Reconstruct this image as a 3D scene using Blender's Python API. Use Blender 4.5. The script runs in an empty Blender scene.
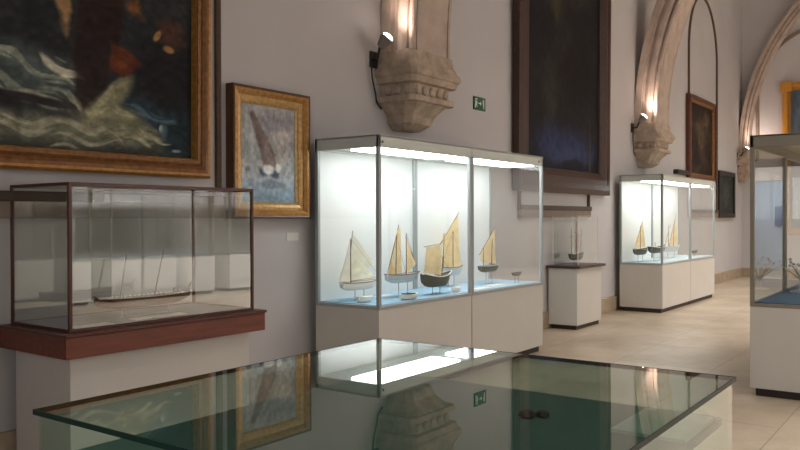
import bpy, bmesh, math, random
import numpy as np
from mathutils import Vector, Matrix

random.seed(7)
SC = bpy.context.scene
COL = SC.collection
PI = math.pi

# ------------------------------------------------------------------ camera
TH, PIT, ROL, FPX = 0.6250, -0.008, -0.003, 789.4
cam_d = bpy.data.cameras.new('camera'); cam = bpy.data.objects.new('camera', cam_d); COL.objects.link(cam)
fw = Vector((math.cos(TH)*math.cos(PIT), math.sin(TH)*math.cos(PIT), math.sin(PIT)))
rt = Vector((math.sin(TH), -math.cos(TH), 0)); up = rt.cross(fw)
r2 = rt*math.cos(ROL)+up*math.sin(ROL); u2 = up*math.cos(ROL)-rt*math.sin(ROL)
cam.matrix_world = Matrix(((r2.x, u2.x, -fw.x, 0), (r2.y, u2.y, -fw.y, 0), (r2.z, u2.z, -fw.z, 1.55), (0, 0, 0, 1)))
cam_d.sensor_width = 36; cam_d.lens = FPX/800*36; cam_d.clip_start = 0.05
SC.camera = cam
# ------------------------------------------------------------------ world, big lights, exposure
w = bpy.data.worlds.new('world'); SC.world = w; w.use_nodes = True
w.node_tree.nodes['Background'].inputs[0].default_value = (0.80, 0.90, 1.0, 1)
w.node_tree.nodes['Background'].inputs[1].default_value = 0.6
SC.view_settings.view_transform = 'Standard'; SC.view_settings.look = 'None'
SC.view_settings.gamma = 1; SC.view_settings.use_curve_mapping = False
SC.view_settings.exposure = 0.0
BXW = -3.0
def area(name, loc, rot, sx, sy, power, col, spread=PI):
    l = bpy.data.lights.new(name, 'AREA'); l.shape = 'RECTANGLE'; l.size = sx; l.size_y = sy
    l.energy = power; l.color = col; l.spread = spread
    o = bpy.data.objects.new(name, l); COL.objects.link(o); o.location = loc; o.rotation_euler = rot
    return o
# added area fills under the vault, plus daylight stand-ins at the unseen opposite windows
area('ceiling_fill_near', (4.0, -1.5, 7.6), (0, 0, 0), 5, 3, 100, (1.0, 0.945, 0.90), 1.75)
area('ceiling_fill_middle', (11.5, -1.0, 7.6), (0, 0, 0), 5, 4, 300, (1.0, 0.945, 0.90), 1.75)
area('ceiling_fill_far', (18.5, -0.5, 7.6), (0, 0, 0), 5, 4, 450, (1.0, 0.95, 0.91), 1.75)
area('plinth_fill_opposite', (10.2, -2.6, 4.6), (-0.75, 0, 0), 7, .6, 900, (1.0, 0.94, 0.92))  # added fill aimed at the fronts of the opposite plinths
area('window_fill', (BXW+.12, -0.4, 2.6), (0, -PI/2, 0), 2.2, 3.0, 55, (0.93, 0.97, 1.0), 2.2)  # added fill for faces turned towards the back wall
for k, wx in enumerate((2.9, 10.4, 18.0)):
    area('window_fill', (wx, -6.0, 4.3), (-PI/2, 0, 0), 1.5, 2.6, (40, 90, 160)[k], (0.88, 0.94, 1.0))

# ------------------------------------------------------------------ helpers
def s2l(c):
    return tuple(((x/255)/12.92 if x/255 <= 0.04045 else ((x/255+0.055)/1.055)**2.4) for x in c)
MATS = {}
def mat(name, rgb, rough=0.6, metal=0.0, noise=0.0, nscale=8, bump=0.0, spec=0.5, emit=None, stretch=None, rgb2=None):
    if name in MATS: return MATS[name]
    m = bpy.data.materials.new(name); m.use_nodes = True; nt = m.node_tree; N = nt.nodes; L = nt.links
    b = N['Principled BSDF']; c = s2l(rgb)
    b.inputs['Base Color'].default_value = (*c, 1); b.inputs['Roughness'].default_value = rough
    b.inputs['Metallic'].default_value = metal; b.inputs['Specular IOR Level'].default_value = spec
    if noise or bump or rgb2:
        tc = N.new('ShaderNodeTexCoord'); mp = N.new('ShaderNodeMapping'); L.new(tc.outputs['Object'], mp.inputs[0])
        if stretch: mp.inputs['Scale'].default_value = stretch
        nz = N.new('ShaderNodeTexNoise'); nz.inputs['Scale'].default_value = nscale; nz.inputs['Detail'].default_value = 6
        L.new(mp.outputs[0], nz.inputs[0])
        cr = N.new('ShaderNodeValToRGB')
        if rgb2: c2 = s2l(rgb2); cA, cB = c, c2
        else: cA = tuple(x*(1-noise) for x in c); cB = tuple(min(1, x*(1+noise)) for x in c)
        cr.color_ramp.elements[0].color = (*cA, 1); cr.color_ramp.elements[1].color = (*cB, 1)
        cr.color_ramp.elements[0].position = 0.32; cr.color_ramp.elements[1].position = 0.68
        L.new(nz.outputs[0], cr.inputs[0]); L.new(cr.outputs[0], b.inputs['Base Color'])
        if bump:
            bp = N.new('ShaderNodeBump'); bp.inputs['Strength'].default_value = bump; bp.inputs['Distance'].default_value = 0.02
            L.new(nz.outputs[0], bp.inputs['Height']); L.new(bp.outputs[0], b.inputs['Normal'])
    if emit:
        b.inputs['Emission Color'].default_value = (*s2l(emit[0]), 1); b.inputs['Emission Strength'].default_value = emit[1]
    MATS[name] = m
    return m
def glass_mat(name, tint, rough=0.0, boost=1.0):
    m = bpy.data.materials.new(name); m.use_nodes = True; nt = m.node_tree; N = nt.nodes; L = nt.links
    for n in list(N): N.remove(n)
    out = N.new('ShaderNodeOutputMaterial'); mx = N.new('ShaderNodeMixShader')
    tr = N.new('ShaderNodeBsdfTransparent'); tr.inputs[0].default_value = (*tint, 1)
    gl = N.new('ShaderNodeBsdfGlossy'); gl.inputs['Roughness'].default_value = rough; gl.inputs['Color'].default_value = (1, 1, 1, 1)
    fr = N.new('ShaderNodeFresnel'); fr.inputs['IOR'].default_value = 1.5
    ge = N.new('ShaderNodeNewGeometry')
    inv = N.new('ShaderNodeMath'); inv.operation = 'SUBTRACT'; inv.inputs[0].default_value = 1.0
    L.new(ge.outputs['Backfacing'], inv.inputs[1])
    bo = N.new('ShaderNodeMath'); bo.operation = 'MULTIPLY'; bo.inputs[1].default_value = boost; bo.use_clamp = True
    L.new(fr.outputs[0], bo.inputs[0])
    mu = N.new('ShaderNodeMath'); mu.operation = 'MULTIPLY'
    L.new(bo.outputs[0], mu.inputs[0]); L.new(inv.outputs[0], mu.inputs[1]); L.new(mu.outputs[0], mx.inputs[0])
    L.new(tr.outputs[0], mx.inputs[1]); L.new(gl.outputs[0], mx.inputs[2]); L.new(mx.outputs[0], out.inputs[0])
    return m
def cloth_mat(name, rgb, nscale=12):
    m = mat(name, rgb, 0.85, noise=0.1, nscale=nscale); N = m.node_tree.nodes; L = m.node_tree.links
    b = N['Principled BSDF']; out = N['Material Output']; tl = N.new('ShaderNodeBsdfTranslucent'); mx = N.new('ShaderNodeMixShader'); mx.inputs[0].default_value = 0.55
    src = b.inputs['Base Color'].links[0].from_socket; L.new(src, tl.inputs[0])
    L.new(b.outputs[0], mx.inputs[1]); L.new(tl.outputs[0], mx.inputs[2]); L.new(mx.outputs[0], out.inputs[0]); return m
class MB:
    def __init__(s): s.bm = bmesh.new()
    def box(s, x0, x1, y0, y1, z0, z1):
        v = [s.bm.verts.new(p) for p in ((x0,y0,z0),(x1,y0,z0),(x1,y1,z0),(x0,y1,z0),(x0,y0,z1),(x1,y0,z1),(x1,y1,z1),(x0,y1,z1))]
        for f in ((0,3,2,1),(4,5,6,7),(0,1,5,4),(1,2,6,5),(2,3,7,6),(3,0,4,7)): s.bm.faces.new([v[i] for i in f])
        return s
    def tube(s, pts, r, n=8, r2=None, cap=True):
        pts = [Vector(p) for p in pts]; rings = []
        for i, p in enumerate(pts):
            d = (pts[min(i+1, len(pts)-1)]-pts[max(i-1, 0)]).normalized()
            a = d.orthogonal().normalized() if i == 0 else (a-d*a.dot(d)).normalized()
            b = d.cross(a); rr = r if r2 is None else r+(r2-r)*i/(len(pts)-1)
            rings.append([s.bm.verts.new(p+(a*math.cos(2*PI*k/n)+b*math.sin(2*PI*k/n))*rr) for k in range(n)])
        for A, B in zip(rings, rings[1:]):
            for k in range(n): s.bm.faces.new((A[k], A[(k+1)%n], B[(k+1)%n], B[k]))
        if cap: s.bm.faces.new(rings[0][::-1]); s.bm.faces.new(rings[-1])
        return s
    def rings(s, rings, closed=True, cap=True):
        R = [[s.bm.verts.new(p) for p in r] for r in rings]; n = len(R[0])
        for A, B in zip(R, R[1:]):
            for k in range(n if closed else n-1): s.bm.faces.new((A[k], A[(k+1)%n], B[(k+1)%n], B[k]))
        if cap: s.bm.faces.new(R[0][::-1]); s.bm.faces.new(R[-1])
        return s
    def poly_prism(s, pts, d):   # pts list of 3D, d extrusion vector
        d = Vector(d); a = [s.bm.verts.new(p) for p in pts]; b = [s.bm.verts.new(Vector(p)+d) for p in pts]; n = len(a)
        s.bm.faces.new(a[::-1]); s.bm.faces.new(b)
        for k in range(n): s.bm.faces.new((a[k], a[(k+1)%n], b[(k+1)%n], b[k]))
        return s
def obj(name, mb, m, parent=None, smooth=False, bevel=0, loc=None, solid=0):
    bm = mb.bm if isinstance(mb, MB) else mb
    bmesh.ops.recalc_face_normals(bm, faces=bm.faces)
    me = bpy.data.meshes.new(name); bm.to_mesh(me); bm.free()
    if smooth:
        for p in me.polygons: p.use_smooth = True
    me.materials.append(m); o = bpy.data.objects.new(name, me); COL.objects.link(o)
    if parent: o.parent = parent
    if loc: o.location = loc
    if bevel:
        md = o.modifiers.new('bevel', 'BEVEL'); md.width = bevel; md.segments = 2; md.limit_method = 'ANGLE'
    if solid:
        md = o.modifiers.new('thickness', 'SOLIDIFY'); md.thickness = solid; md.offset = 0
    return o
def tag(o, label, cat, group=None):
    o['label'] = label; o['category'] = cat
    if group: o['group'] = group
    return o
def thing(name, label, cat, loc, rz=0, group=None):
    o = bpy.data.objects.new(name, None); COL.objects.link(o); o.location = loc; o.rotation_euler = (0, 0, rz)
    o.empty_display_size = 0.1
    return tag(o, label, cat, group)
def struct(name, mb, m, smooth=False, bevel=0):
    o = obj(name, mb, m, None, smooth, bevel); o['kind'] = 'structure'; return o
def dup(root, loc, label, rz=0):
    r = root.copy(); COL.objects.link(r); r.location = loc; r.rotation_euler = (0, 0, rz); r['label'] = label
    def rec(a, b):
        for ch in list(a.children):
            c = ch.copy(); COL.objects.link(c); c.parent = b; rec(ch, c)
    rec(root, r)
    return r

# ------------------------------------------------------------------ materials
M_wall = mat('wall_plaster', (192, 188, 187), 0.85, noise=0.035, nscale=1.3, bump=0.05)
M_ceil = mat('vault_plaster', (204, 196, 192), 0.9)
M_stone = mat('rib_stone', (184, 166, 152), 0.8, noise=0.14, nscale=5, bump=0.35)
M_corb = mat('corbel_stone', (174, 156, 138), 0.85, noise=0.22, nscale=9, bump=0.7)
M_base = mat('baseboard_stone', (165, 148, 124), 0.6, noise=0.16, nscale=5)
M_frp3 = mat('dark_red_brown_frame', (62, 36, 24), 0.5, noise=0.25, nscale=16)
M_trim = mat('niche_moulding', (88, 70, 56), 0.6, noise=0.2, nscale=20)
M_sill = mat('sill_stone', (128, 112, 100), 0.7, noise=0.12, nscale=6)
M_sillshade = mat('sill_shade_fillet', (72, 58, 48), 0.6)
M_alu = mat('brushed_aluminium', (162, 168, 168), 0.42, metal=0.2)
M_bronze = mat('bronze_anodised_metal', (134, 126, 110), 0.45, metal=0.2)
M_head = mat('case_header_metal', (198, 202, 194), 0.5)
M_seal = mat('dark_seal', (38, 40, 42), 0.6)
M_plinth = mat('plinth_paint', (204, 199, 190), 0.55, noise=0.02, nscale=3)
M_white = mat('white_paint', (214, 214, 210), 0.5)
M_backp = mat('case_back_white', (228, 230, 228), 0.6)
M_kick = mat('dark_kickboard', (48, 34, 30), 0.5)
M_deck = mat('blue_case_cloth', (148, 184, 208), 0.8, noise=0.1, nscale=14)
M_deckp = mat('pale_case_cloth', (190, 204, 206), 0.8, noise=0.06, nscale=14)
M_deckg = mat('dark_blue_case_cloth', (62, 92, 118), 0.8, noise=0.15, nscale=14)
M_mahog = mat('mahogany', (124, 54, 26), 0.36, rgb2=(92, 38, 18), nscale=5, stretch=(0.6, 6, 8))
M_mahogd = mat('mahogany_frame', (78, 38, 26), 0.35)
M_led = mat('light_panel', (255, 255, 255), 0.5, emit=((243, 250, 252), 9.5))
M_lens = mat('lamp_lens', (255, 240, 220), 0.4, emit=((255, 238, 220), 14))
M_black = mat('black_metal', (40, 38, 38), 0.45)
M_lamph = mat('grey_lamp_metal', (120, 112, 106), 0.45)
M_cord = mat('cable', (30, 28, 28), 0.6)
M_gold = mat('gilt', (172, 124, 62), 0.38, metal=0.35, noise=0.25, nscale=30)
M_goldp = mat('pale_gilt', (204, 166, 108), 0.38, metal=0.3, noise=0.2, nscale=30)
M_goldd = mat('dark_gilt', (124, 82, 40), 0.42, metal=0.25, noise=0.3, nscale=25)
M_frbr = mat('brown_frame_wood', (82, 50, 28), 0.4, noise=0.25, nscale=18)
M_frred = mat('red_brown_frame', (92, 48, 26), 0.4, noise=0.25, nscale=16)
M_frdk = mat('black_frame', (34, 26, 22), 0.4)
M_green = mat('sign_green', (14, 84, 48), 0.5)
M_signw = mat('sign_white', (225, 235, 228), 0.5)
M_card = mat('label_card', (218, 214, 208), 0.7)
M_cream = cloth_mat('cream_sail', (255, 246, 226))
M_tan = cloth_mat('tan_sail', (250, 220, 170))
M_mast = mat('mast_wood', (120, 84, 56), 0.5)
M_hullw = mat('hull_white', (244, 240, 230), 0.45)
M_hullg = mat('hull_grey', (196, 206, 208), 0.5)
M_hulld = mat('hull_dark', (70, 72, 58), 0.5)
M_hullb = mat('hull_brown', (110, 78, 62), 0.5)
M_rope = mat('rope', (150, 128, 100), 0.8)
M_red = mat('red_brown_rail', (120, 62, 52), 0.5)
M_dkitem = mat('dark_bronze', (30, 28, 26), 0.6)
M_teal = mat('teal_cloth', (66, 98, 90), 0.75, noise=0.08, nscale=10)
M_plate = mat('green_glass_plate', (120, 160, 146), 0.3)
G_case = glass_mat('case_glass', (0.975, 0.985, 0.98), 0.0, 1.35)
G_edge = mat('glass_edge_green', (24, 46, 40), 0.45, spec=0.2)
G_top = glass_mat('table_glass', (0.83, 0.90, 0.865), 0.0, 1.4)
G_side = glass_mat('table_side_glass', (0.90, 0.965, 0.94), 0.02, 1.4)
G_old = glass_mat('old_case_glass', (0.93, 0.945, 0.925), 0.01, 3.0)

# ------------------------------------------------------------------ room
WY, OY, BX, EX, CZ = 4.85, -6.15, -3.0, 22.05, 9.2
def floor_mat():
    m = bpy.data.materials.new('stone_floor'); m.use_nodes = True; nt = m.node_tree; N = nt.nodes; L = nt.links
    b = N['Principled BSDF']; tc = N.new('ShaderNodeTexCoord'); mp = N.new('ShaderNodeMapping'); L.new(tc.outputs['Object'], mp.inputs[0])
    mp.inputs['Location'].default_value = (0.42, -0.145, 0)
    br = N.new('ShaderNodeTexBrick'); L.new(mp.outputs[0], br.inputs[0])
    br.inputs['Scale'].default_value = 1; br.inputs['Brick Width'].default_value = 1.35; br.inputs['Row Height'].default_value = 0.985
    br.inputs['Mortar Size'].default_value = 0.006; br.inputs['Mortar Smooth'].default_value = 0.3
    br.inputs['Color1'].default_value = (*s2l((192, 177, 155)), 1); br.inputs['Color2'].default_value = (*s2l((184, 168, 146)), 1)
    br.inputs['Mortar'].default_value = (*s2l((150, 133, 112)), 1)
    nz = N.new('ShaderNodeTexNoise'); nz.inputs['Scale'].default_value = 1.1; nz.inputs['Detail'].default_value = 9; nz.inputs['Roughness'].default_value = 0.65
    L.new(tc.outputs['Object'], nz.inputs[0])
    cr = N.new('ShaderNodeValToRGB'); cr.color_ramp.elements[0].position = 0.3; cr.color_ramp.elements[1].position = 0.62
    cr.color_ramp.elements[0].color = (0.62, 0.57, 0.52, 1); cr.color_ramp.elements[1].color = (1, 1, 1, 1)
    L.new(nz.outputs[0], cr.inputs[0])
    mx = N.new('ShaderNodeMix'); mx.data_type = 'RGBA'; mx.blend_type = 'MULTIPLY'; mx.inputs[0].default_value = 0.9
    L.new(br.outputs[0], mx.inputs[6]); L.new(cr.outputs[0], mx.inputs[7]); L.new(mx.outputs[2], b.inputs['Base Color'])
    rr = N.new('ShaderNodeMapRange'); L.new(nz.outputs[0], rr.inputs[0]); rr.inputs[3].default_value = 0.42; rr.inputs[4].default_value = 0.26
    L.new(rr.outputs[0], b.inputs['Roughness'])
    return m
struct('floor', MB().box(BX, EX+6, OY-0.3, WY+0.3, -0.2, 0), floor_mat())
struct('ceiling', MB().box(BX-0.3, EX+6, OY-0.3, WY+0.3, CZ, CZ+0.2), M_ceil)
struct('wall_left', MB().box(BX-0.3, EX+6, WY, WY+0.3, 0, CZ), M_wall)
struct('wall_back', MB().box(BX-0.3, BX, OY, -1.95, 0, CZ).box(BX-0.3, BX, 1.15, WY, 0, CZ).box(BX-0.3, BX, -1.95, 1.15, 0, 1.45).box(BX-0.3, BX, -1.95, 1.15, 3.75, CZ), M_wall)
f = MB(); f.box(BX-.2, BX-.12, -1.95, -1.88, 1.45, 3.75).box(BX-.2, BX-.12, 1.08, 1.15, 1.45, 3.75).box(BX-.2, BX-.12, -1.95, 1.15, 1.45, 1.52).box(BX-.2, BX-.12, -1.95, 1.15, 3.68, 3.75).box(BX-.19, BX-.13, -.43, -.37, 1.45, 3.75)
wo = struct('window_4', f, M_white)  # made-up window, added to go with the back fill light
obj('glass_pane', MB().box(BX-.17, BX-.16, -1.9, 1.1, 1.5, 3.7), G_case, wo)
# opposite wall with three tall windows
wr = MB(); xs = [BX]; wins = [(2.1, 3.7), (9.6, 11.2), (17.2, 18.8)]
for a, b in wins:
    wr.box(xs[-1], a, OY-0.3, OY, 0, CZ); wr.box(a, b, OY-0.3, OY, 0, 2.9); wr.box(a, b, OY-0.3, OY, 5.7, CZ); xs.append(b)
wr.box(xs[-1], EX+6, OY-0.3, OY, 0, CZ)
struct('wall_right', wr, M_wall)
for k, (a, b) in enumerate(wins):
    f = MB(); z0, z1 = 2.9, 5.7
    f.box(a, a+0.07, OY-0.2, OY-0.12, z0, z1).box(b-0.07, b, OY-0.2, OY-0.12, z0, z1).box(a, b, OY-0.2, OY-0.12, z0, z0+0.07).box(a, b, OY-0.2, OY-0.12, z1-0.07, z1)
    f.box((a+b)/2-0.03, (a+b)/2+0.03, OY-0.19, OY-0.13, z0, z1)
    wo = struct('window_%d' % (k+1), f, M_white)
    obj('glass_pane', MB().box(a+0.05, b-0.05, OY-0.17, OY-0.16, z0+0.05, z1-0.05), G_case, wo)
# end wall with doorway into a lit neighbouring room
DY0, DY1, DZ = -1.9, -0.75, 2.5
we = MB(); we.box(EX, EX+0.4, DY1, WY, 0, CZ).box(EX, EX+0.4, OY, DY0, 0, CZ).box(EX, EX+0.4, DY0, DY1, DZ, CZ)
struct('wall_end', we, M_wall)
M_room = mat('far_room_paint', (200, 212, 228), 0.8)
struct('wall_far_room', MB().box(EX+4.2, EX+4.4, OY, WY, 0, 3.4), M_room)
area('far_room_light', (EX+2.3, -1.3, 3.1), (0, 0, 0), 2.5, 3, 85, (0.80, 0.90, 1.0))
# baseboards
struct('baseboard_left', MB().box(BX, EX, WY-0.035, WY, 0, 0.24), M_base, bevel=0.006)
struct('baseboard_end', MB().box(EX-0.035, EX, DY1, WY-0.035, 0, 0.24), M_base, bevel=0.006)

# vault ribs: moulded section swept along a round arch
RC, RZ = -0.65, 3.3
def rib(name, cx, r_in, hw, x_max=None):
    d = (5.5-r_in)/.4
    prof = [(-hw, 5.5), (-hw, 5.5-.12*d), (-hw*.86, 5.5-.13*d), (-hw*.84, 5.5-.16*d), (-hw*.93, 5.5-.18*d), (-hw, 5.5-.22*d), (-hw*1.0, 5.5-.27*d), (-hw*.93, 5.5-.31*d), (-hw*.84, 5.5-.32*d), (-hw*.84, 5.5-.34*d), (-hw, 5.5-.355*d), (-hw, r_in+.012), (-hw*.96, r_in), (-hw*.84, r_in), (-hw*.83, r_in+.03), (-hw*.79, r_in+.03), (-hw*.78, r_in)]
    prof += [(-a, b) for a, b in prof[::-1]]
    rings = []
    for i in range(73):
        t = PI*i/72
        rings.append([(cx+a, RC+b*math.cos(t), RZ+b*math.sin(t)) for a, b in prof])
    # short vertical foot at both ends
    rings = [[(x, y, 3.2) for x, y, z in rings[0]]]+rings+[[(x, y, 3.2) for x, y, z in rings[-1]]]
    return struct(name, MB().rings(rings), M_stone)
rib('trim_1', 6.74, 5.1, 0.35)
rib('trim_2', 14.22, 5.1, 0.35)
rib('trim_3', 21.95, 5.27, 0.26)
def corbel(name, cx, s=1.0, px=1.0):
    def ring(z, w, p, ch=0.25):   # half-octagonal plan
        w *= s; p *= s*px; c = min(w, p)*ch
        return [(cx-w, WY, z), (cx-w, WY-p+c, z), (cx-w+c, WY-p, z), (cx+w-c, WY-p, z), (cx+w, WY-p+c, z), (cx+w, WY, z)]
    R = [ring(2.46, .15, .18), ring(2.50, .20, .24), ring(2.52, .235, .27), ring(2.60, .26, .30), ring(2.68, .33, .37), ring(2.715, .37, .41), ring(2.72, .40, .44, .12), ring(2.775, .40, .44, .12),
         ring(2.78, .34, .38, .12), ring(2.90, .355, .40, .12), ring(2.905, .41, .455, .1), ring(2.965, .43, .475, .1), ring(2.97, .445, .49, .1), ring(3.0, .455, .50, .1), ring(3.04, .44, .485, .1),
         ring(3.06, .425, .46, .1), ring(3.10, .415, .45, .1), ring(3.12, .40, .43, .1), ring(3.225, .39, .42, .1)]
    mb = MB().rings(R)
    # carved knobs of the frieze
    for k in range(5):
        x = cx+(-0.26+0.13*k)*s
        mb.rings([[(x+rr*s*math.cos(a), WY-(.385*px*s)-.03*s*math.sin(b), 2.842+rr*1.1*s*math.sin(a)) for a in [2*PI*j/8 for j in range(8)]] for rr, b in ((.05, 0), (.047, .6), (.03, 1.2), (.012, 1.5))])
    for k in range(3):
        y = WY-(0.10+0.12*k)*s*px
        mb.rings([[(cx-.345*s-.03*s*math.sin(b), y+rr*s*math.cos(a), 2.842+rr*1.1*s*math.sin(a)) for a in [2*PI*j/8 for j in range(8)]] for rr, b in ((.05, 0), (.047, .6), (.03, 1.2), (.012, 1.5))])
    return struct(name, mb, M_corb, bevel=0.006)
corbel('trim_4', 6.74); corbel('trim_5', 14.22); corbel('trim_6', 21.77, 0.62, 1.0)
corb_op = []
# niche mouldings: thin arched bead with a projecting sill, one in each bay
def niche(name, x0, x1, zs, z0=1.56):
    R = (x1-x0)/2; cx = (x0+x1)/2; pts = [(x0, z0+.1)]+[(x0, z0+.1+(zs-z0-.1)*k/6) for k in range(1, 6)]
    pts += [(cx-R*math.cos(t), zs+1.15*R*math.sin(t)) for t in [PI*k/28 for k in range(29)]]
    pts += [(x1, zs-(zs-z0-.1)*k/6) for k in range(1, 7)]
    rings = []
    for i, (x, z) in enumerate(pts):
        a = pts[max(i-1, 0)]; b = pts[min(i+1, len(pts)-1)]; d = Vector((b[0]-a[0], 0, b[1]-a[1])).normalized(); n = Vector((-d.z, 0, d.x))
        p = Vector((x, WY, z)); rings.append([p+n*0.022, p+n*0.022+Vector((0, -.03, 0)), p+Vector((0, -.045, 0)), p-n*0.022+Vector((0, -.03, 0)), p-n*0.022])
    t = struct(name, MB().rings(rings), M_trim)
    obj('sill', MB().box(x0-.02, x1+.02, WY-.05, WY, z0, 1.665), M_sill, t)  # slab colour darkened for the shade of the recess
    obj('sill_shade_fillet', MB().box(x0-.03, x1+.03, WY-.065, WY, 1.665, 1.73), M_sillshade, t, bevel=.008)  # dark strip stands in for the shadow gap over the sill
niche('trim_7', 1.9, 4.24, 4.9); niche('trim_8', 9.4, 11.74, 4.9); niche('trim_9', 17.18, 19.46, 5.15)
# arched moulding on the end wall over the big painting
pts = [(3.05+1.45*math.cos(t), 4.6+1.75*math.sin(t)) for t in [PI*k/28 for k in range(29)]]
mb = MB(); mb.rings([[(EX, y, z), (EX-.05, y, z), (EX-.05, 3.05+(y-3.05)*.95, 4.6+(z-4.6)*.95), (EX, 3.05+(y-3.05)*.95, 4.6+(z-4.6)*.95)] for y, z in [(4.5, 3.0)]+pts+[(1.6, 3.0)]])
struct('trim_10', mb, M_sill)

# ------------------------------------------------------------------ corbel spotlights
def spotlight(cx, label, power, s=1.0):
    x, y, z = cx-0.56, 4.62, 3.30
    t = thing('spotlight', label, 'spotlight', (x, y, z), 0, None)
    ax = Vector((0.28, -0.58, .78)).normalized(); k7 = .78; q = ax.to_track_quat('Z', 'Y')
    def rr(r, h, n=16): return [q @ Vector((k7*r*math.cos(2*PI*k/n), k7*r*math.sin(2*PI*k/n), k7*h)) for k in range(n)]
    obj('lamp_housing', MB().rings([rr(.02, -.13), rr(.05, -.12), rr(.075, -.04), rr(.088, .0), rr(.088, .03), rr(.08, .03), rr(.078, .012)]), M_lamph, t, smooth=False)
    obj('lens', MB().rings([rr(.072, .012), rr(.072, .045), rr(.05, .065), rr(.015, .072)]), M_lens, t)
    obj('bracket', MB().tube([q @ Vector((0, 0, -.1)), (0.02, .12, -.16), (0.08, WY-y-.001, -.16)], .014).box(.03, .14, WY-y-.02, WY-y, -.24, -.08), M_black, t)
    pts = [Vector((.08, WY-y-.02, -.2)), Vector((.0, WY-y-.05, -.26)), Vector((.02, WY-y-.04, -.34)), Vector((.06, WY-y-.03, -.42)), Vector((.09, WY-y-.03, -.5)), Vector((.12, WY-y-.02, -.58)), Vector((.2, WY-y-.02, -.64))]
    obj('cable', MB().tube(pts, .009, 6), M_cord, t)
    l = bpy.data.lights.new('spot_lamp', 'SPOT'); l.energy = power; l.color = (1.0, .78, .68); l.spot_size = 2.7; l.spot_blend = .8; l.shadow_soft_size = .06
    o = bpy.data.objects.new('spot_lamp', l); COL.objects.link(o); o.parent = t; o.location = ax*.13; o.rotation_euler = (-ax).to_track_quat('Z', 'Y').to_euler()
    # the lamp shines along +axis
    o.rotation_euler = ax.to_track_quat('-Z', 'Y').to_euler()
spotlight(6.74, 'small black spotlight with dangling cable beside the largest, nearest stone corbel', 18)
spotlight(14.22, 'glowing spotlight at the foot of the middle stone arch, above the far lit case', 26)
spotlight(22.05, 'glowing spotlight at the foot of the farthest stone arch near the end wall', 30)

# ------------------------------------------------------------------ display case units
def case_unit(label, loc, L, left, right, deckm, lit=True, back=True, group=None, kickin=0.04):
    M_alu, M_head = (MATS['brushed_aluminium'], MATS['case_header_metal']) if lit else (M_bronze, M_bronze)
    W, H0, H1 = 0.72, 0.80, 2.262
    t = thing('display_case', label, 'display case', loc, 0, group)
    obj('plinth', MB().box(0.004, L-.004, 0.006, W, 0.07, H0-.02), M_plinth, t, bevel=.003)
    obj('kickboard', MB().box(kickin if left else .01, L-(kickin if right else .01), kickin, W-kickin, 0, 0.075), M_kick, t)
    fr = MB(); p = 0.034
    fr.box(0, L, 0, W, H0-.022, H0+.008)
    for x in (0, L-p):
        for y in (0, W-p): fr.box(x, x+p, y, y+p, H0, H1-.09)
    obj('frame', fr, M_alu, t, bevel=.003)
    hd = MB(); hd.box(0, L, 0, .03, H1-.105, H1).box(0, L, W-.03, W, H1-.105, H1)
    if left: hd.box(0, .03, 0, W, H1-.105, H1)
    if right: hd.box(L-.03, L, 0, W, H1-.105, H1)
    obj('header', hd, M_head, t, bevel=.004)
    obj('roof_panel', MB().box(.0, L, .0, W, H1-.012, H1+.002), M_head, t)
    obj('case_floor', MB().box(.034 if left else 0, L-(.034 if right else 0), .034, W-.034, H0, H0+.014), deckm, t)
    if lit:
        obj('ceiling_board', MB().box(.03 if left else 0, L-(.03 if right else 0), .03, W-.03, H1-.085, H1-.07), M_backp, t)
        obj('light_panel', MB().box(.12, L-.12, .07, .40, H1-.112, H1-.085), M_led, t)
    g = lambda n, *b: obj('glass_pane', MB().box(*b), G_case, t)
    g('f', p, L-p, .010, .018, H0+.008, H1-.105)
    if left: g('l', .010, .018, p, W-p, H0+.008, H1-.105)
    if right: g('r', L-.018, L-.010, p, W-p, H0+.008, H1-.105)
    if back: obj('back_panel', MB().box(p, L-p, W-.02, W-.008, H0+.008, H1-.09), M_backp, t)
    else: g('b', p, L-p, W-.018, W-.010, H0+.008, H1-.105)
    if lit: obj('lock', MB().tube([(L-.12 if right else .05, -.004, H1-.06), (L-.12 if right else .05, .004, H1-.06)], .012, 10), M_seal, t)
    return t
YB = 4.03
case_unit('nearer left-hand unit of the large lit ship case, holding the four biggest sailing models', (5.284, YB, 0), 1.532, True, False, M_deck)
case_unit('right-hand unit of the large lit ship case, its clear end facing the small pedestal', (6.822, YB, 0), 1.62, False, True, M_deck)
case_unit('left unit of the distant lit case beneath the middle stone arch corbel', (12.86, YB, 0), 1.60, True, False, M_deckp)
case_unit('right unit of the distant lit case, the end nearer the small dark painting', (14.466, YB, 0), 1.62, False, True, M_deckp)
case_unit('unlit glass case with blue floor, cut off by the right edge of the photo', (7.351, 0.83, 0), 1.50, True, False, M_deckg, lit=False, back=False)
case_unit('second unlit case unit joined behind the one at the right edge of the photo', (8.857, 0.83, 0), 1.50, False, True, M_deckg, lit=False, back=False)
M_plinth_keep = M_plinth; M_plinth = M_white
u = case_unit('unlit glass case standing by the opposite wall, nearest of the three there', (5.6, -5.6, 0), 2.4, True, True, M_deckg, lit=False, back=False)
dup(u, (8.4, -5.6, 0), 'unlit glass case by the opposite wall, middle one of the three there')
dup(u, (11.2, -5.6, 0), 'unlit glass case by the opposite wall, farthest of the three there')

M_plinth = M_plinth_keep
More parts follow.
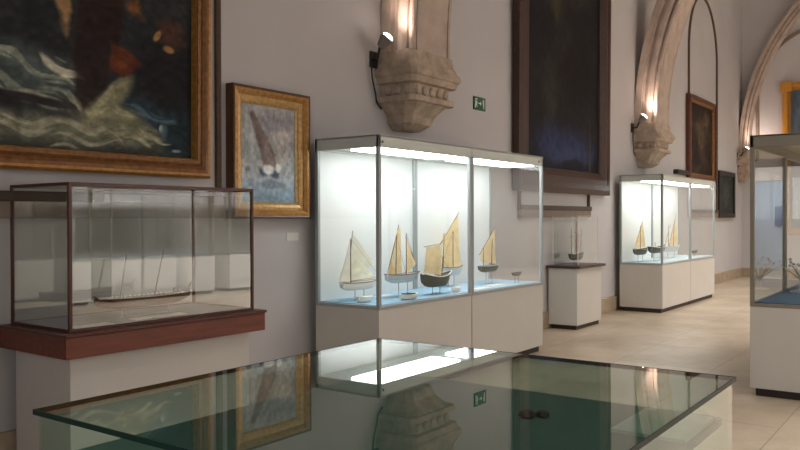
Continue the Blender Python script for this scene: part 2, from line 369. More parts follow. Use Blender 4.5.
# ------------------------------------------------------------------ mahogany case with galley model
AX, AY, AR, AL, AW = 2.533, 4.145, -0.02, 1.40, 0.665
tA = thing('display_case', 'mahogany-framed glass case on a beige pedestal, below the large gilt-framed sea painting', 'display case', (AX, AY, 0), AR)
obj('pedestal', MB().box(.02, AL-.02, .03, AW-.02, 0, .765), M_plinth, tA, bevel=.003)
tray = MB().box(-.055, AL+.055, -.055, AW+.035, .763, .885)
obj('wooden_tray', tray, M_mahog, tA, bevel=.004)
obj('tray_moulding', MB().box(-.065, AL+.065, -.065, AW+.035, .885, .905), M_mahogd, tA, bevel=.006)
fr = MB(); p = .020; z0, z1 = .905, 1.765
for x in (0, AL-p):
    for y in (0, AW-p): fr.box(x, x+p, y, y+p, z0, z1)
for za, zb in ((z0, z0+.018), (z1-.02, z1)):
    fr.box(p, AL-p, 0, p, za, zb).box(p, AL-p, AW-p, AW, za, zb).box(0, p, p, AW-p, za, zb).box(AL-p, AL, p, AW-p, za, zb)
obj('frame', fr, M_mahogd, tA, bevel=.002)
obj('case_floor', MB().box(p, AL-p, p, AW-p, z0, z0+.012), mat('grey_blue_cloth', (88, 98, 112), .8, noise=.12, nscale=16), tA)
for b in ((p, AL-p, .007, .012), (p, AL-p, AW-.012, AW-.007)): obj('glass_pane', MB().box(b[0], b[1], b[2], b[3], z0+.018, z1-.02), G_old, tA)
for b in ((.007, .012), (AL-.012, AL-.007)): obj('glass_pane', MB().box(b[0], b[1], p, AW-p, z0+.018, z1-.02), G_old, tA)
obj('glass_top', MB().box(p, AL-p, p, AW-p, z1-.012, z1-.006), G_old, tA)

# ------------------------------------------------------------------ small pedestal with plexiglass cover
tD = thing('display_pedestal', 'small white pedestal with dark top and clear cover between the two lit cases', 'pedestal', (10.24, 4.37, 0), 0)
obj('plinth', MB().box(.02, .90, .02, .45, .06, .85), M_plinth, tD, bevel=.003)
obj('kickboard', MB().box(.05, .87, .05, .42, 0, .065), M_kick, tD)
obj('dark_top', MB().box(-.02, .95, -.03, .47, .85, .885), mat('dark_brown_top', (58, 40, 40), .4), tD, bevel=.004)
c = MB(); a0, a1, b0, b1, c0, c1, th = .10, .82, .04, .42, .885, 1.58, .006
c.box(a0, a1, b0, b0+th, c0, c1).box(a0, a1, b1-th, b1, c0, c1).box(a0, a0+th, b0+th, b1-th, c0, c1).box(a1-th, a1, b0+th, b1-th, c0, c1).box(a0, a1, b0, b1, c1, c1+th)
obj('clear_cover', c, G_case, tD)
for x in (a0, a1-.006):
    for y in (b0, b1-.006): obj('cover_edge', MB().box(x-.001, x+.006, y-.001, y+.006, c0, c1), mat('acrylic_edge', (222, 222, 216), .3), tD)

# ------------------------------------------------------------------ foreground glass table case
EK = 0.40/0.60
tE = thing('glass_table_case', 'large glass-topped table case in the foreground reflecting the lit case', 'table case', (1.343*EK, .714*EK, 0))
EL, EW = 1.80*EK, 1.683*EK
obj('plinth', MB().box(.10, EL-.10, .10, EW-.10, 0, 1.03), mat('table_plinth', (150, 160, 150), .6), tE, bevel=.003)
obj('deck', MB().box(.025, EL-.025, .025, EW-.025, 1.03, 1.05), M_teal, tE, bevel=.002)
obj('glass_top', MB().box(0.0, EL, 0.0, EW, 1.140, 1.150), G_top, tE)
e = MB(); r = .0025
for b in ((0, EL, 0-r, 0), (0, EL, EW, EW+r)): e.box(b[0], b[1], b[2], b[3], 1.1395, 1.1505)
for b in ((-r, 0), (EL, EL+r)): e.box(b[0], b[1], -r, EW+r, 1.1395, 1.1505)
obj('polished_edge', e, G_edge, tE)
for b in ((.006, .014), (EL-.014, EL-.006)): obj('side_glass', MB().box(b[0], b[1], .014, EW-.014, .0, 1.140), G_side, tE)
for b in ((.006, .014), (EW-.014, EW-.006)): obj('side_glass', MB().box(.006, EL-.006, b[0], b[1], .0, 1.140), G_side, tE)

# ------------------------------------------------------------------ ship models
def hull_mb(L, B, D, sheer=.25, stem=.12, flat=0.0, stern=.35, n=19):
    rings = []
    for i in range(n):
        t = i/(n-1); s = 2*t-1                     # s: -1 stern .. 1 bow
        bw = B/2*max(.02, (1-abs(s)**2.4)) if s > 0 else B/2*max(stern, 1-abs(s)**3)
        top = D*(1+sheer*s*s); keel = D*(.62*abs(s)**4 if s > 0 else .45*abs(s)**4)
        x = s*L/2*(1-flat*0)
        ov = stem*L*max(0, s)**3
        R = []
        for k in range(9):
            a = PI*k/8; yy = -bw*math.copysign(abs(math.cos(a))**.7, math.cos(a)); zz = top-(top-keel)*math.sin(a)**.75
            R.append((x+ov*(zz-keel)/max(top, 1e-6)*1.0, yy, zz))
        # inner deck, slightly sunk
        for k in (8, 0):
            yy = -bw*.86*math.copysign(1, math.cos(PI*k/8)); R.append((x+ov*.8, yy, top)); 
            R.append((x+ov*.8, yy, top-.12*D)) if k == 8 else R.insert(-1, (x+ov*.8, yy, top-.12*D))
        rings.append(R)
    return MB().rings(rings)
def sail_mb(quad, bulge, n=9):
    q = [Vector((a[0], a[2] if len(a) > 2 else 0, a[1])) for a in quad]
    if len(q) == 3: q = [q[0], q[1], q[2], q[2]]
    bm = bmesh.new(); V = []
    for i in range(n):
        row = []
        for j in range(n):
            u, v = i/(n-1), j/(n-1)
            p = q[0]*(1-u)*(1-v)+q[1]*u*(1-v)+q[2]*u*v+q[3]*(1-u)*v
            p.y += bulge*math.sin(PI*u)*math.sin(PI*min(1, v*.9+.05)); row.append(bm.verts.new(p))
        V.append(row)
    for i in range(n-1):
        for j in range(n-1): bm.faces.new((V[i][j], V[i+1][j], V[i+1][j+1], V[i][j+1]))
    bmesh.ops.remove_doubles(bm, verts=bm.verts, dist=1e-5)
    return bm
def ship(label, loc, rz, L, B, D, hm, masts, sails, yards=(), rails=None, stand=.05, name='model_ship', group=None, pins=(-.2, .2), lines=(), cabin=None, **kw):
    t = thing(name, label, 'model ship', loc, rz, group)
    st = MB()
    for px in pins: st.tube([(px*L, 0, 0), (px*L, 0, stand+D*.12)], .004, 6)
    if pins: st.box(min(pins)*L-.012, max(pins)*L+.012, -.008, .008, 0, .004); obj('stand', st, M_alu, t)
    h = obj('hull', hull_mb(L, B, D, **kw), hm, t, loc=(0, 0, stand))
    if rails:
        for s in (1, -1):
            pts = [(x*L/2+kw.get('stem', .12)*L*max(0, x)**3, s*(B/2*(max(.02, 1-abs(x)**2.4) if x > 0 else max(kw.get('stern', .35), 1-abs(x)**3))), stand+D*(1+kw.get('sheer', .25)*x*x)) for x in [k/8-1 for k in range(17)]]
            obj('rail', MB().tube(pts, .005, 6), rails, t)
    for x, z, lean in masts: obj('mast', MB().tube([(x, 0, stand+D*.5), (x+lean, 0, z)], .0055, 8, .003), M_mast, t)
    for a, b in yards: obj('yard', MB().tube([(a[0], .006, a[1]), (b[0], .006, b[1])], .004, 6, .0025), M_mast, t)
    for q, m, bu in sails:
        obj('sail', sail_mb(q, bu), m, t, smooth=True)
    if cabin: obj('cabin', MB().box(*cabin), cabin_m(hm), t, bevel=.003)
    if lines:
        lm = MB()
        for a, b in lines: lm.tube([(a[0], 0, a[1]), (b[0], 0, b[1])], .0012, 5)
        obj('rigging', lm, M_rope, t)
    return t
def cabin_m(m): return M_hullb
FZ = .814
# large case, left to right
ship('cream-sailed boat model with pale hull, leftmost in the large lit case', (5.60, 4.50, FZ), 0, .50, .13, .07, M_hullw,
     [(-.12, .56, 0)], [([(-.125, .17), (-.125, .50), (-.29, .19)], M_cream, .02), ([(-.10, .22), (-.09, .61), (.235, .31), (.0, .26)], M_cream, .05), ([(-.11, .18), (-.11, .44), (.24, .19)], M_cream, .035)],
     yards=[((-.13, .175), (.25, .19)), ((-.12, .40), (-.085, .63))], lines=[((-.12, .56), (.30, .20)), ((-.12, .56), (-.27, .19))], rails=M_rope, stem=.10, sheer=.12, pins=(-.12, .14), stand=.09)
ship('white-hulled two-masted model with dark red rail, second from left in the large lit case', (6.07, 4.35, FZ), 0, .51, .13, .08, M_hullg,
     [(-.11, .58, .015), (.06, .60, 0)], [([(-.22, .22), (-.09, .62), (-.03, .66), (-.01, .23)], M_tan, .03), ([(-.255, .2), (-.12, .48), (-.13, .2)], M_cream, .02), ([(.07, .21), (.065, .54), (.15, .42), (.225, .30), (.15, .23)][:4], M_tan, .04)],
     yards=[((-.24, .2), (-.05, .68)), ((.06, .56), (.24, .28))], lines=[((.06, .6), (.27, .2)), ((-.10, .58), (-.26, .2)), ((-.10, .58), (.06, .2))], rails=M_red, stem=.06, sheer=.15, stand=.13, pins=(-.13, .15))
ship('dark round-hulled boat model with square tan sail in the middle of the lit case', (6.45, 4.22, FZ), 0, .47, .16, .105, M_hulld,
     [(-.02, .47, 0), (.10, .36, .02)], [([(-.21, .22), (.09, .18), (.08, .48), (-.17, .46)], M_tan, -.05)],
     yards=[((-.20, .465), (.10, .49))], lines=[((-.02, .48), (.24, .22)), ((-.02, .48), (-.22, .22))], rails=M_hullw, sheer=.38, stem=.10, stand=.07, pins=(-.14, .14), cabin=(-.1, .02, -.035, .035, .15, .185))
ship('grey-hulled model with the tallest tan lateen sail, behind the dark round boat', (7.25, 4.55, FZ), 0, .44, .13, .095, M_hullg,
     [(-.16, .58, .02), (.04, .60, 0)], [([(-.17, .21), (-.17, .52), (.15, .78), (.20, .21)], M_tan, .05), ([(-.26, .2), (-.15, .50), (-.14, .2)], M_cream, .02)],
     yards=[((-.21, .46), (.17, .80))], lines=[((.04, .6), (-.2, .22)), ((.04, .6), (.22, .24))], rails=M_rope, sheer=.1, stern=.7, stem=.03, stand=.115, pins=(-.13, .13))
ship('dark boat model with one triangular tan sail, in the right unit of the large case', (7.81, 4.40, FZ), 0, .43, .12, .075, M_hulld,
     [(-.12, .42, 0), (.06, .50, .02)], [([(-.17, .25), (-.17, .36), (.14, .62), (.17, .22)], M_tan, .05)],
     yards=[((-.20, .33), (.16, .64))], lines=[((.07, .5), (.2, .2))], rails=M_hullg, sheer=.06, stem=.05, stand=.13, pins=(-.15, 0, .15))
ship('tiny open dark rowing boat model near the right end of the large lit case', (8.14, 4.22, FZ), 0, .21, .06, .035, M_hulld, [], [], rails=M_hulld, stand=.075, name='model_boat', pins=(-.2, .2), sheer=.1)
# small objects on the blue case floor
def dish(label, loc, L, W, m, nm='model_boat', cat='model boat'):
    o = obj(nm, hull_mb(L, W, .05, sheer=.2, stem=.05), m, None, loc=loc); return tag(o, label, cat)
dish('small white canoe-shaped model lying on the blue floor under the cream-sailed boat', (5.46, 4.33, FZ), .20, .10, M_hullw)
bt = dish('small white model boat with black stripes beneath the two-masted ship', (5.87, 4.14, FZ), .26, .12, M_hullw)
obj('stripe', MB().box(-.04, -.015, -.051, .051, .048, .058).box(.03, .05, -.05, .05, .048, .058), M_seal, bt)
dish('pale little model beside the seam of the two units in the large case', (6.72, 4.16, FZ), .15, .07, M_hullw)
for x, y, lb in ((7.20, 4.16, 'white text card on the blue floor just right of the seam in the large case'), (7.62, 4.22, 'white text card lying on blue floor under the triangular tan sail'), (5.95, 4.50, 'white text card lying behind the two-masted model in the large case')):
    tag(obj('text_card', MB().box(x-.16, x+.16, y-.05, y+.05, FZ, FZ+.006), M_card), lb, 'label card')
# distant case
ship('dark-hulled model with tall cream sail, leftmost in the distant lit case', (13.22, 4.52, FZ), 0, .60, .16, .09, M_hulld, [(0, .6, 0)], [([(-.29, .24), (.12, .66), (.27, .24)], M_tan, .03), ([(-.28, .24), (-.22, .5), (-.1, .3)], M_cream, .02)], yards=[((-.27, .22), (.13, .68))], stand=.11, sheer=.3)
ship('long low dark galley model with pale rail, second from left in the distant case', (13.60, 4.36, FZ), 0, .82, .16, .10, M_hulld, [(-.1, .32, 0)], [], stand=.13, sheer=.35, rails=M_hullw)
ship('two-sailed lateen model with grey hull in the middle of the distant case', (14.68, 4.45, FZ), 0, .95, .18, .10, M_hullg, [(-.15, .6, 0), (.15, .7, .05)], [([(-.44, .22), (-.10, .60), (-.02, .22)], M_cream, .05), ([(-.08, .22), (.30, .80), (.42, .22)], M_tan, .05)], yards=[((-.1, .2), (.33, .82)), ((-.37, .2), (-.01, .62))], stand=.11, sheer=.2)
ship('tiny open boat model alone at the right end of the distant lit case', (15.65, 4.3, FZ), 0, .32, .10, .05, M_hulld, [], [], stand=.05, name='model_boat')
# pedestal ship
ship('small three-masted dark ship model under the clear cover on the white pedestal', (10.72, 4.6, .885), 0, .46, .12, .075, M_hulld,
     [(-.17, .52, 0), (0, .62, 0), (.17, .52, 0)], [([(-.05, .2), (.09, .2), (.08, .46), (-.04, .46)], cloth_mat('rose_sail', (214, 184, 172)), .02)],
     yards=[((-.07, .46), (.10, .46)), ((-.22, .40), (-.12, .42)), ((.12, .41), (.22, .40))], lines=[((-.17, .52), (-.24, .16)), ((.17, .52), (.26, .16)), ((0, .62), (-.17, .2)), ((0, .62), (.17, .2))], stand=.06, sheer=.4)
# galley in the mahogany case
gl = ship('long low galley model with two raked masts inside the mahogany case', (3.27, 4.45, .917), AR, .72, .12, .07, M_hullb,
     [(-.20, .40, .055), (.06, .43, .085)], [], rails=M_hullw, stand=.055, sheer=.12, stem=.02, stern=.5, pins=(-.25, .25))
rk = MB()
for k in range(16):
    x = -.27+k*.034; rk.tube([(x, .05, .125), (x, .055, .142)], .0025, 5).tube([(x, -.05, .125), (x, -.055, .142)], .0025, 5)
obj('oar_posts', rk, M_mast, gl)
obj('stern_post', MB().tube([(-.34, 0, .12), (-.38, 0, .15)], .006, 6).tube([(.33, 0, .12), (.37, 0, .19)], .007, 6).box(.24, .34, -.03, .03, .13, .16), M_hullb, gl)
tag(obj('text_card', MB().box(2.60, 2.86, 4.20, 4.28, .917, .923), M_card), 'white text card on the floor of the mahogany case, front left', 'label card')
tag(obj('text_card', MB().box(3.05, 3.45, 4.25, 4.33, .917, .923), M_card), 'long white text card before the galley model in the mahogany case', 'label card')
# right-edge case contents: silver branching ship ornament
orn = thing('silver_model', 'silvery branching ornament on the blue floor of the right-edge case', 'ornament', (8.60, 1.34, FZ))
mb = MB(); mb.rings([[(rr*math.cos(2*PI*k/12), rr*math.sin(2*PI*k/12), z) for k in range(12)] for rr, z in ((.10, 0), (.10, .015), (.03, .03), (.015, .10), (.03, .13))])
obj('foot', mb, M_alu, orn)
br = MB()
for k in range(14):
    a = k*2.4; h = .16+.02*(k % 7); rr = .10+.05*(k % 3)
    p0 = Vector((0, 0, .11)); p1 = Vector((rr*.5*math.cos(a), rr*.5*math.sin(a), .11+h*.35)); p2 = Vector((rr*math.cos(a), rr*math.sin(a), .11+h*.6)); p3 = p2+Vector((.03*math.cos(a+1.5), .03*math.sin(a+1.5), .05))
    br.tube([p0, p1, p2, p3], .008, 6, .003)
    br.rings([[p3+Vector((.02*math.cos(2*PI*j/6)*s, .02*math.sin(2*PI*j/6)*s, z)) for j in range(6)] for s, z in ((.3, -.012), (1, 0), (.3, .012))])
obj('branches', br, mat('silver', (190, 190, 185), .3, metal=.8), orn)
# table-case contents
pl = tag(obj('display_plate', MB().box(1.78, 2.03, .51, .68, 1.05, 1.058), M_plate), 'pale green glass plate on the right end of the table case deck', 'display plate')
def relic(label, x, y, s):
    t = thing('bronze_fitting', label, 'bronze fitting', (x, y, 1.05))
    mb = MB(); mb.rings([[(r*s*math.cos(2*PI*k/12), r*s*math.sin(2*PI*k/12), z*s) for k in range(12)] for r, z in ((.03, 0), (.04, .01), (.036, .02), (.03, .03), (.01, .036))])
    obj('body', mb, M_dkitem, t); obj('arm', MB().tube([(.0, 0, .012*s), (.05*s, -.055*s, .012*s)], .008*s, 8).rings([[(.05*s+r*s*math.cos(2*PI*k/12), -.055*s+r*s*math.sin(2*PI*k/12), z*s) for k in range(12)] for r, z in ((.026, 0), (.032, .01), (.026, .024), (.01, .03))]), M_dkitem, t)
relic('small dark metal fitting on the teal deck of the glass table case', 1.79, .90, .55)

# ------------------------------------------------------------------ paintings
def vnoise(nx, ny, cells, seed):
    rs = np.random.RandomState(seed); g = rs.rand(cells[1]+2, cells[0]+2)
    x = np.linspace(0, cells[0], nx); y = np.linspace(0, cells[1], ny); xi = np.minimum(x.astype(int), cells[0]); yi = np.minimum(y.astype(int), cells[1])
    fx = (x-xi); fy = (y-yi); fx = fx*fx*(3-2*fx); fy = fy*fy*(3-2*fy)
    a = g[np.ix_(yi, xi)]; b = g[np.ix_(yi, xi+1)]; c = g[np.ix_(yi+1, xi)]; d = g[np.ix_(yi+1, xi+1)]
    return (a*(1-fx)+b*fx)*(1-fy)[:, None]+(c*(1-fx)+d*fx)*fy[:, None]
def fbm(nx, ny, cells, seed, o=4):
    s = 0; w_ = 0
    for k in range(o): s = s+vnoise(nx, ny, (cells[0]*2**k, cells[1]*2**k), seed+k)*.55**k; w_ += .55**k
    return s/w_
class Canvas:
    def __init__(s, nx, ny, base, seed=1):
        s.nx, s.ny = nx, ny; s.c = np.ones((ny, nx, 3))*np.array(base)/255.; s.u, s.v = np.meshgrid(np.linspace(0, 1, nx), np.linspace(0, 1, ny)); s.seed = seed
    def mix(s, m, col): m = np.clip(m, 0, 1)[..., None]; s.c = s.c*(1-m)+np.array(col)/255.*m
    def blob(s, cu, cv, ru, rv, col, ang=0, soft=.35, a=1, wob=.5):
        s.seed += 7; n = fbm(s.nx, s.ny, (6, 6), s.seed)-.5
        du, dv = s.u-cu, s.v-cv; x = du*math.cos(ang)+dv*math.sin(ang); y = -du*math.sin(ang)+dv*math.cos(ang)
        d = np.sqrt((x/ru)**2+(y/rv)**2)+n*wob; s.mix(a*np.clip((1+soft/2-d)/soft, 0, 1), col)
    def poly(s, P, col, a=1, soft=.012, wob=.02):
        s.seed += 7; n = (fbm(s.nx, s.ny, (10, 10), s.seed)-.5)*wob*2; d = np.full(s.u.shape, 1e9); k = len(P)
        ar = sum(P[i][0]*P[(i+1) % k][1]-P[(i+1) % k][0]*P[i][1] for i in range(k)); sg = 1 if ar > 0 else -1
        for i in range(k):
            x0, y0 = P[i]; x1, y1 = P[(i+1) % k]; l = math.hypot(x1-x0, y1-y0)
            d = np.minimum(d, sg*((x1-x0)*(s.v-y0)-(y1-y0)*(s.u-x0))/l)
        s.mix(a*np.clip((d+n)/soft+.5, 0, 1), col)
    def grain(s, amt, cells=(30, 30)):
        s.seed += 3; n = fbm(s.nx, s.ny, cells, s.seed, 3); s.c = np.clip(s.c*(1+(n-.5)[..., None]*2*amt), 0, 1)
def art_mat():
    if 'oil_paint' in MATS: return MATS['oil_paint']
    m = bpy.data.materials.new('oil_paint'); m.use_nodes = True; N = m.node_tree.nodes; L = m.node_tree.links
    a = N.new('ShaderNodeVertexColor'); a.layer_name = 'paint'; b = N['Principled BSDF']; L.new(a.outputs[0], b.inputs['Base Color']); b.inputs['Roughness'].default_value = .6
    b.inputs['Specular IOR Level'].default_value = .12
    nz = N.new('ShaderNodeTexNoise'); nz.inputs['Scale'].default_value = 60; bp = N.new('ShaderNodeBump'); bp.inputs['Strength'].default_value = .2; bp.inputs['Distance'].default_value = .004
    L.new(nz.outputs[0], bp.inputs['Height']); L.new(bp.outputs[0], b.inputs['Normal'])
    MATS['oil_paint'] = m; return m
def painting(label, loc, rz, W, H, rails, canvas, tilt=0, depth=.07):
    """loc = bottom-left back corner seen from the room; local x right along the wall, -y out of the wall."""
    t = thing('painting', label, 'painting', loc, rz); t.rotation_euler = (tilt, 0, rz)
    ins = 0
    for k, (nm, wd, d0, d1, m) in enumerate(rails):       # nested mitred rails: width, depth outer, depth inner
        o, i = ins, ins+wd
        def rect(a, d): return [(a, -d, a), (W-a, -d, a), (W-a, -d, H-a), (a, -d, H-a)]
        mb = MB(); A = rect(o, 0); B = rect(o, d0); Mi = rect((o+i)/2, max(d0, d1)+.004); C_ = rect(i, d1); D = rect(i, 0)
        R = [A, B, Mi, C_, D]
        vs = [[mb.bm.verts.new(p) for p in r] for r in R]
        for a in range(5):
            P, Q = vs[a], vs[(a+1) % 5]
            for j in range(4): mb.bm.faces.new((P[j], P[(j+1) % 4], Q[(j+1) % 4], Q[j]))
        obj(nm, mb, m, t); ins = i
    bm = bmesh.new(); g = [[bm.verts.new((ins+(W-2*ins)*u/(canvas.nx-1), -.022, ins+(H-2*ins)*v/(canvas.ny-1))) for u in range(canvas.nx)] for v in range(canvas.ny)]
    for a in range(canvas.ny-1):
        for b in range(canvas.nx-1): bm.faces.new((g[a][b], g[a][b+1], g[a+1][b+1], g[a+1][b]))
    me = bpy.data.meshes.new('canvas'); bm.to_mesh(me); bm.free(); me.materials.append(art_mat())
    ca = me.color_attributes.new('paint', 'FLOAT_COLOR', 'POINT'); c = canvas.c; lin = np.where(c <= .04045, c/12.92, ((c+.055)/1.055)**2.4)
    ca.data.foreach_set('color', np.concatenate([lin.reshape(-1, 3), np.ones((canvas.nx*canvas.ny, 1))], 1).astype(np.float32).ravel())
    o = bpy.data.objects.new('canvas', me); COL.objects.link(o); o.parent = t
    md = o.modifiers.new('thickness', 'SOLIDIFY'); md.thickness = .018; md.offset = -1
    return t
# P1: large dark seascape.  u: 0..1 across 2.9 m, v: 0 bottom .. 1 top (2.4 m)
W1, H1_ = 3.0, 2.5
c = Canvas(420, 360, (30, 32, 34), 11)
c.u = (c.u-.45)/.55; c.v = c.v/.46            # the part below is laid out over the lower right of the canvas
n = fbm(420, 360, (9, 10), 5); c.mix((n-.45)*1.6, (44, 44, 42))
def X1(px, py): return (px/475., 1-py/372.)
def Y1(px, py): return X1(px*.833, py*.833)
def foam(cu, cv, ru, rv, ang, col, freq=(14, 60), thr=.5, seed=0, a=.95):
    """streaky brush strokes inside a soft ellipse"""
    du, dv = c.u-cu, c.v-cv; x = du*math.cos(ang)+dv*math.sin(ang); y = -du*math.sin(ang)+dv*math.cos(ang)
    g = fbm(512, 512, freq, 900+seed, 3); wv = .03*np.sin(x*22+seed)
    ix = np.clip(((x+1.2)/2.4*511), 0, 511).astype(int); iy = np.clip(((y+wv+1.2)/2.4*511), 0, 511).astype(int)
    n2 = fbm(c.nx, c.ny, (9, 9), 300+seed)-.5; d = np.sqrt((x/ru)**2+(y/rv)**2)+n2*.9
    c.mix(a*np.clip((1.1-d)*3, 0, 1)*np.clip((g[iy, ix]-thr)*9, 0, 1), col)
c.blob(*Y1(90, 240), .28, .17, (62, 70, 68), -.3, .8, .95, 1.0)
foam(*Y1(80, 240), .30, .15, -.45, (104, 108, 98), (10, 60), .50, 1); foam(*Y1(160, 215), .12, .05, -.6, (150, 146, 130), (10, 50), .44, 2); foam(*Y1(60, 300), .2, .04, -.3, (118, 118, 104), (10, 50), .46, 3)
c.blob(*Y1(110, 315), .26, .025, (28, 26, 28), -.12, .6, .9, .9)
c.blob(*Y1(150, 395), .5, .11, (84, 86, 74), 0, .8, .97, .8); c.blob(*Y1(330, 370), .26, .11, (86, 86, 72), -.45, .8, .97, .9)
c.blob(*Y1(430, 320), .20, .09, (34, 46, 54), -.5, .6, .95, .7); c.blob(*Y1(520, 380), .10, .20, (28, 40, 44), 0, .7, .9, .6); c.blob(*Y1(500, 180), .20, .22, (24, 23, 25), 0, .6, .95, .6)
foam(*Y1(150, 400), .5, .10, 0, (116, 114, 98), (9, 70), .5, 4); foam(*Y1(330, 370), .28, .10, -.45, (122, 120, 98), (10, 60), .47, 5); foam(*Y1(420, 400), .2, .05, -.3, (128, 126, 104), (10, 60), .46, 6)
foam(*Y1(430, 310), .18, .05, -.3, (64, 80, 90), (10, 60), .5, 7)
c.blob(*Y1(300, 290), .19, .05, (104, 102, 80), 1.0, .7, .95, 1.4); c.blob(*Y1(340, 335), .15, .07, (96, 95, 76), -.6, .9, .95, 1.2); foam(*Y1(295, 290), .22, .05, 1.1, (128, 124, 98), (10, 50), .48, 8); foam(*Y1(345, 335), .17, .06, -.6, (122, 119, 96), (10, 60), .46, 9)
c.poly([Y1(100, -30), Y1(150, 60), Y1(195, 120), Y1(165, 300), Y1(225, 362), Y1(300, 240), Y1(322, 190), Y1(330, 110), Y1(600, 140), Y1(600, -40)], (34, 22, 20), .97, .015, .02)
c.poly([Y1(205, 120), Y1(200, 290), Y1(225, 340), Y1(290, 240), Y1(310, 110), Y1(270, 60)], (32, 23, 22), .8, .03, .03)
c.poly([Y1(306, 112), Y1(300, 190), Y1(345, 212), Y1(400, 160), Y1(360, 128)], (74, 38, 24), .95, .02, .015); c.blob(*Y1(335, 175), .03, .025, (88, 48, 28), .4, .9, .6, .9)
c.poly([Y1(370, -20), Y1(375, 50), Y1(420, 95), Y1(450, 75), Y1(490, 115), Y1(520, 95), Y1(440, 30), Y1(400, -20)], (94, 58, 32), .9, .04, .10)
c.blob(*Y1(500, 50), .08, .11, (66, 42, 34), .3, .7, .85, .9); c.blob(*Y1(452, 62), .02, .05, (140, 104, 60), -.4, .5, .9, .6); c.blob(*Y1(490, 98), .035, .025, (124, 92, 56), -.3, .5, .9, .7)
c.poly([Y1(145, -20), Y1(178, 75), Y1(190, 40), Y1(192, -20)], (134, 102, 70), .85, .03, .06)
c.blob(*X1(388, 298), .012, .025, (160, 165, 165), 0, .6, .9, .6); c.blob(*X1(432, 355), .03, .012, (120, 130, 130), 0, .6, .9, .8); c.blob(*X1(395, 305), .02, .05, (70, 84, 92), 0, .7, .7, .8)
c.grain(.30, (50, 60)); c.c = np.clip(c.c*1.32, 0, 1)
painting('huge gilt-framed dark seascape with foaming waves, hanging at the upper left', (4.10-W1, WY-.01, 1.865), 0, W1, H1_,
    [('outer_frame', .035, .07, .09, M_gold), ('frame_band', .05, .09, .075, M_goldd), ('gilt_moulding', .045, .07, .08, M_goldd), ('gilt_slip', .018, .07, .03, M_gold)], c, tilt=.012)
# P2
c = Canvas(110, 130, (118, 122, 122), 31)
n = fbm(110, 130, (4, 6), 8); c.mix((n-.4)*2, (138, 130, 126)); c.mix((.42-c.v)*3, (124, 138, 148)); c.mix((.24-c.v)*4, (92, 110, 122))
c.blob(.62, .82, .35, .12, (100, 98, 104), 0, .8, .7, 1.0)
c.poly([(.40, .40), (.66, .36), (.62, .52), (.22, .93), (.16, .90), (.30, .62)], (84, 70, 68), .85, .03, .04)
c.poly([(.30, .36), (.34, .28), (.66, .26), (.70, .34)], (56, 64, 76), .9, .03, .03)
c.blob(.50, .34, .10, .05, (180, 182, 178), 0, .5, .8, .5); c.blob(.68, .36, .05, .045, (188, 188, 180), 0, .5, .8, .5); c.blob(.12, .34, .05, .03, (78, 84, 92), 0, .6, .7, .6)
c.blob(.52, .19, .24, .04, (86, 92, 102), 0, .8, .7, 1.2)
c.blob(.75, .72, .2, .06, (150, 146, 140), .2, .9, .7, 1.2); c.blob(.2, .55, .05, .2, (134, 138, 138), 0, .9, .7, 1.0)
c.poly([(.46, .42), (.60, .40), (.50, .66), (.30, .80)], (112, 104, 100), .6, .05, .03); c.grain(.2, (20, 22)); c.c = np.clip(c.c*1.42, 0, 1)
painting('small square gilt-framed painting of a sailing boat on pale water', (4.33, WY-.003, 1.555), 0, .91, 1.085,
    [('dark_outer_frame', .022, .085, .088, M_frbr), ('gilt_moulding', .05, .088, .068, M_gold), ('gilt_band', .045, .060, .050, M_goldp), ('gilt_slip', .02, .04, .028, M_goldp)], c, tilt=.0)
# P3
W3, H3 = 3.2, 4.6
c = Canvas(150, 200, (38, 36, 38), 51)
n = fbm(150, 200, (4, 6), 15); c.mix((n-.45)*2.0, (58, 54, 52)); c.blob(.38, .62, .07, .08, (92, 82, 54), .2, .8, .7, 1.2); c.blob(.6, .7, .25, .08, (62, 56, 50), 0, .8, .6, 1)
c.blob(.30, .28, .10, .12, (66, 62, 54), 0, .8, .7, 1.2); c.blob(.66, .38, .2, .12, (34, 28, 28), .2, .6, .8, .8)
c.blob(.52, .09, .42, .07, (58, 66, 104), 0, 1.0, .9, .9); c.blob(.62, .05, .3, .035, (70, 80, 120), 0, .8, .8, .9); c.blob(.60, .02, .14, .02, (34, 36, 46), 0, .5, .9, 1.0)
c.grain(.25, (30, 40)); c.c = c.c*.8
painting('very tall dark painting in red-brown frame to the right of the exit sign', (9.2, WY-.012, 1.915), 0, W3, H3,
    [('outer_frame', .15, .10, .12, M_frp3), ('inner_frame', .17, .115, .05, M_frp3), ('slip', .03, .05, .03, M_frdk)], c, tilt=.008)
# P4
c = Canvas(90, 90, (44, 36, 30), 71); n = fbm(90, 90, (4, 5), 19); c.mix((n-.45)*2.2, (82, 68, 52)); c.blob(.5, .55, .16, .25, (92, 76, 58), .2, .8, .8, 1.2); c.blob(.3, .2, .2, .1, (38, 30, 26), 0, .5, .9, 1); c.blob(.75, .8, .15, .1, (108, 92, 70), 0, .8, .6, 1.2); c.grain(.3, (20, 20))
painting('dark brown-framed painting inside the arched moulding beyond the middle arch', (16.99, WY-.01, 2.36), 0, 2.07, 1.81,
    [('outer_frame', .07, .08, .10, M_frred), ('gilt_moulding', .08, .08, .05, M_goldd)], c)
# P5
c = Canvas(70, 60, (52, 56, 54), 91); n = fbm(70, 60, (4, 4), 25); c.mix((n-.45)*2, (80, 84, 78)); c.blob(.5, .5, .2, .3, (90, 94, 86), 0, .8, .5, 1); c.grain(.2, (14, 14))
painting('small painting in a black frame beside the farthest arch', (19.5, WY-.01, 1.55), 0, 1.57, 1.12, [('black_frame', .11, .06, .04, M_frdk)], c)
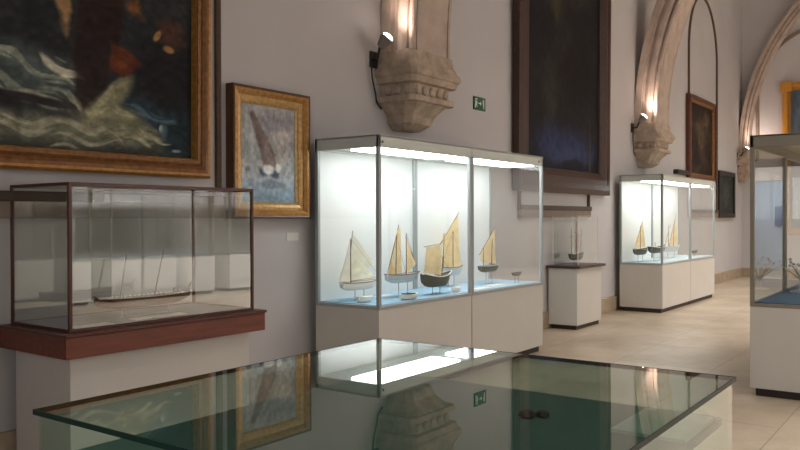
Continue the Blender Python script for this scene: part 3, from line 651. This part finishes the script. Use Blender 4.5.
# P6 on the end wall, facing the camera
c = Canvas(80, 120, (84, 96, 108), 111); n = fbm(80, 120, (3, 5), 35); c.mix((n-.4)*1.8, (104, 114, 122)); c.mix((.35-c.v)*2, (74, 76, 78)); c.grain(.15, (14, 20))
t6 = painting('large gold-framed grey-blue painting on the end wall at the far right', (EX-.01, 3.86, 1.10), -PI/2, 1.1, 3.85, [('gold_frame', .12, .10, .12, mat('bright_gilt', (198, 138, 52), .4, metal=.3)), ('gold_slip', .07, .10, .04, M_gold)], c)
for x in (-.04, .88): obj('corner_block', MB().box(x, x+.26, -.15, -.002, 3.64, 3.88), MATS['bright_gilt'], t6, bevel=.01)
tag(obj('picture', MB().box(EX+4.15, EX+4.2, -1.75, -1.45, 1.3, 1.9), mat('blue_picture', (60, 110, 160), .5)), 'small blue picture on the wall of the room beyond the doorway', 'picture')

# ------------------------------------------------------------------ signs and cards
sx, sz = 8.23, 2.865
ex = tag(obj('exit_sign', MB().box(sx, sx+.28, WY-.015, WY, sz, sz+.16), M_green, bevel=.002), 'green emergency exit sign with white running figure on the wall', 'exit sign')
pg = MB(); y0, y1 = WY-.019, WY-.014
def P(px, pz, w_, h): pg.box(sx+px, sx+px+w_, y0, y1, sz+pz, sz+pz+h)
def Q(*pts): pg.poly_prism([(sx+a, y0, sz+b) for a, b in pts], (0, y1-y0, 0))
P(.020, .022, .012, .115); P(.020, .127, .060, .010)                                   # doorway with the figure
Q((.050, .107), (.064, .107), (.064, .121), (.050, .121))
Q((.043, .067), (.064, .067), (.070, .102), (.048, .102)); Q((.066, .092), (.082, .080), (.084, .086), (.069, .100)); Q((.034, .085), (.048, .097), (.046, .103), (.032, .090))
Q((.043, .069), (.054, .069), (.040, .030), (.030, .034)); Q((.054, .069), (.064, .069), (.076, .040), (.068, .036))
P(.105, .076, .045, .012); Q((.148, .058), (.172, .082), (.148, .106))                 # arrow
P(.222, .025, .016, .110); Q((.200, .125), (.208, .125), (.222, .060), (.222, .035))   # open door leaf
obj('pictogram', pg, M_signw, ex)
tag(obj('wall_bracket', MB().box(16.15, 16.95, WY-.10, WY, 2.44, 2.53), M_frdk, bevel=.01), 'short dark bar fixed to the wall left of the brown-framed painting in the arched moulding', 'wall bracket')
tag(obj('wall_label', MB().box(5.02, 5.17, WY-.006, WY, 1.36, 1.43), M_card), 'small white caption card on the wall below the sailing boat painting', 'label card')

# shared group names of the repeats
for o in list(COL.objects):
    if o.parent or 'label' not in o: continue
    lb, ct = o['label'], o['category']
    if ct in ('model ship', 'model boat'):
        o['group'] = 'ship models in the distant lit case' if 'distant' in lb else 'ship models shown on stands and cases'
    elif ct == 'display case': o['group'] = 'glass display cases of the gallery'
    elif ct == 'painting': o['group'] = 'framed paintings on the walls'
    elif ct == 'spotlight': o['group'] = 'spotlights at the arch corbels'
    elif ct == 'label card': o['group'] = 'white text cards'
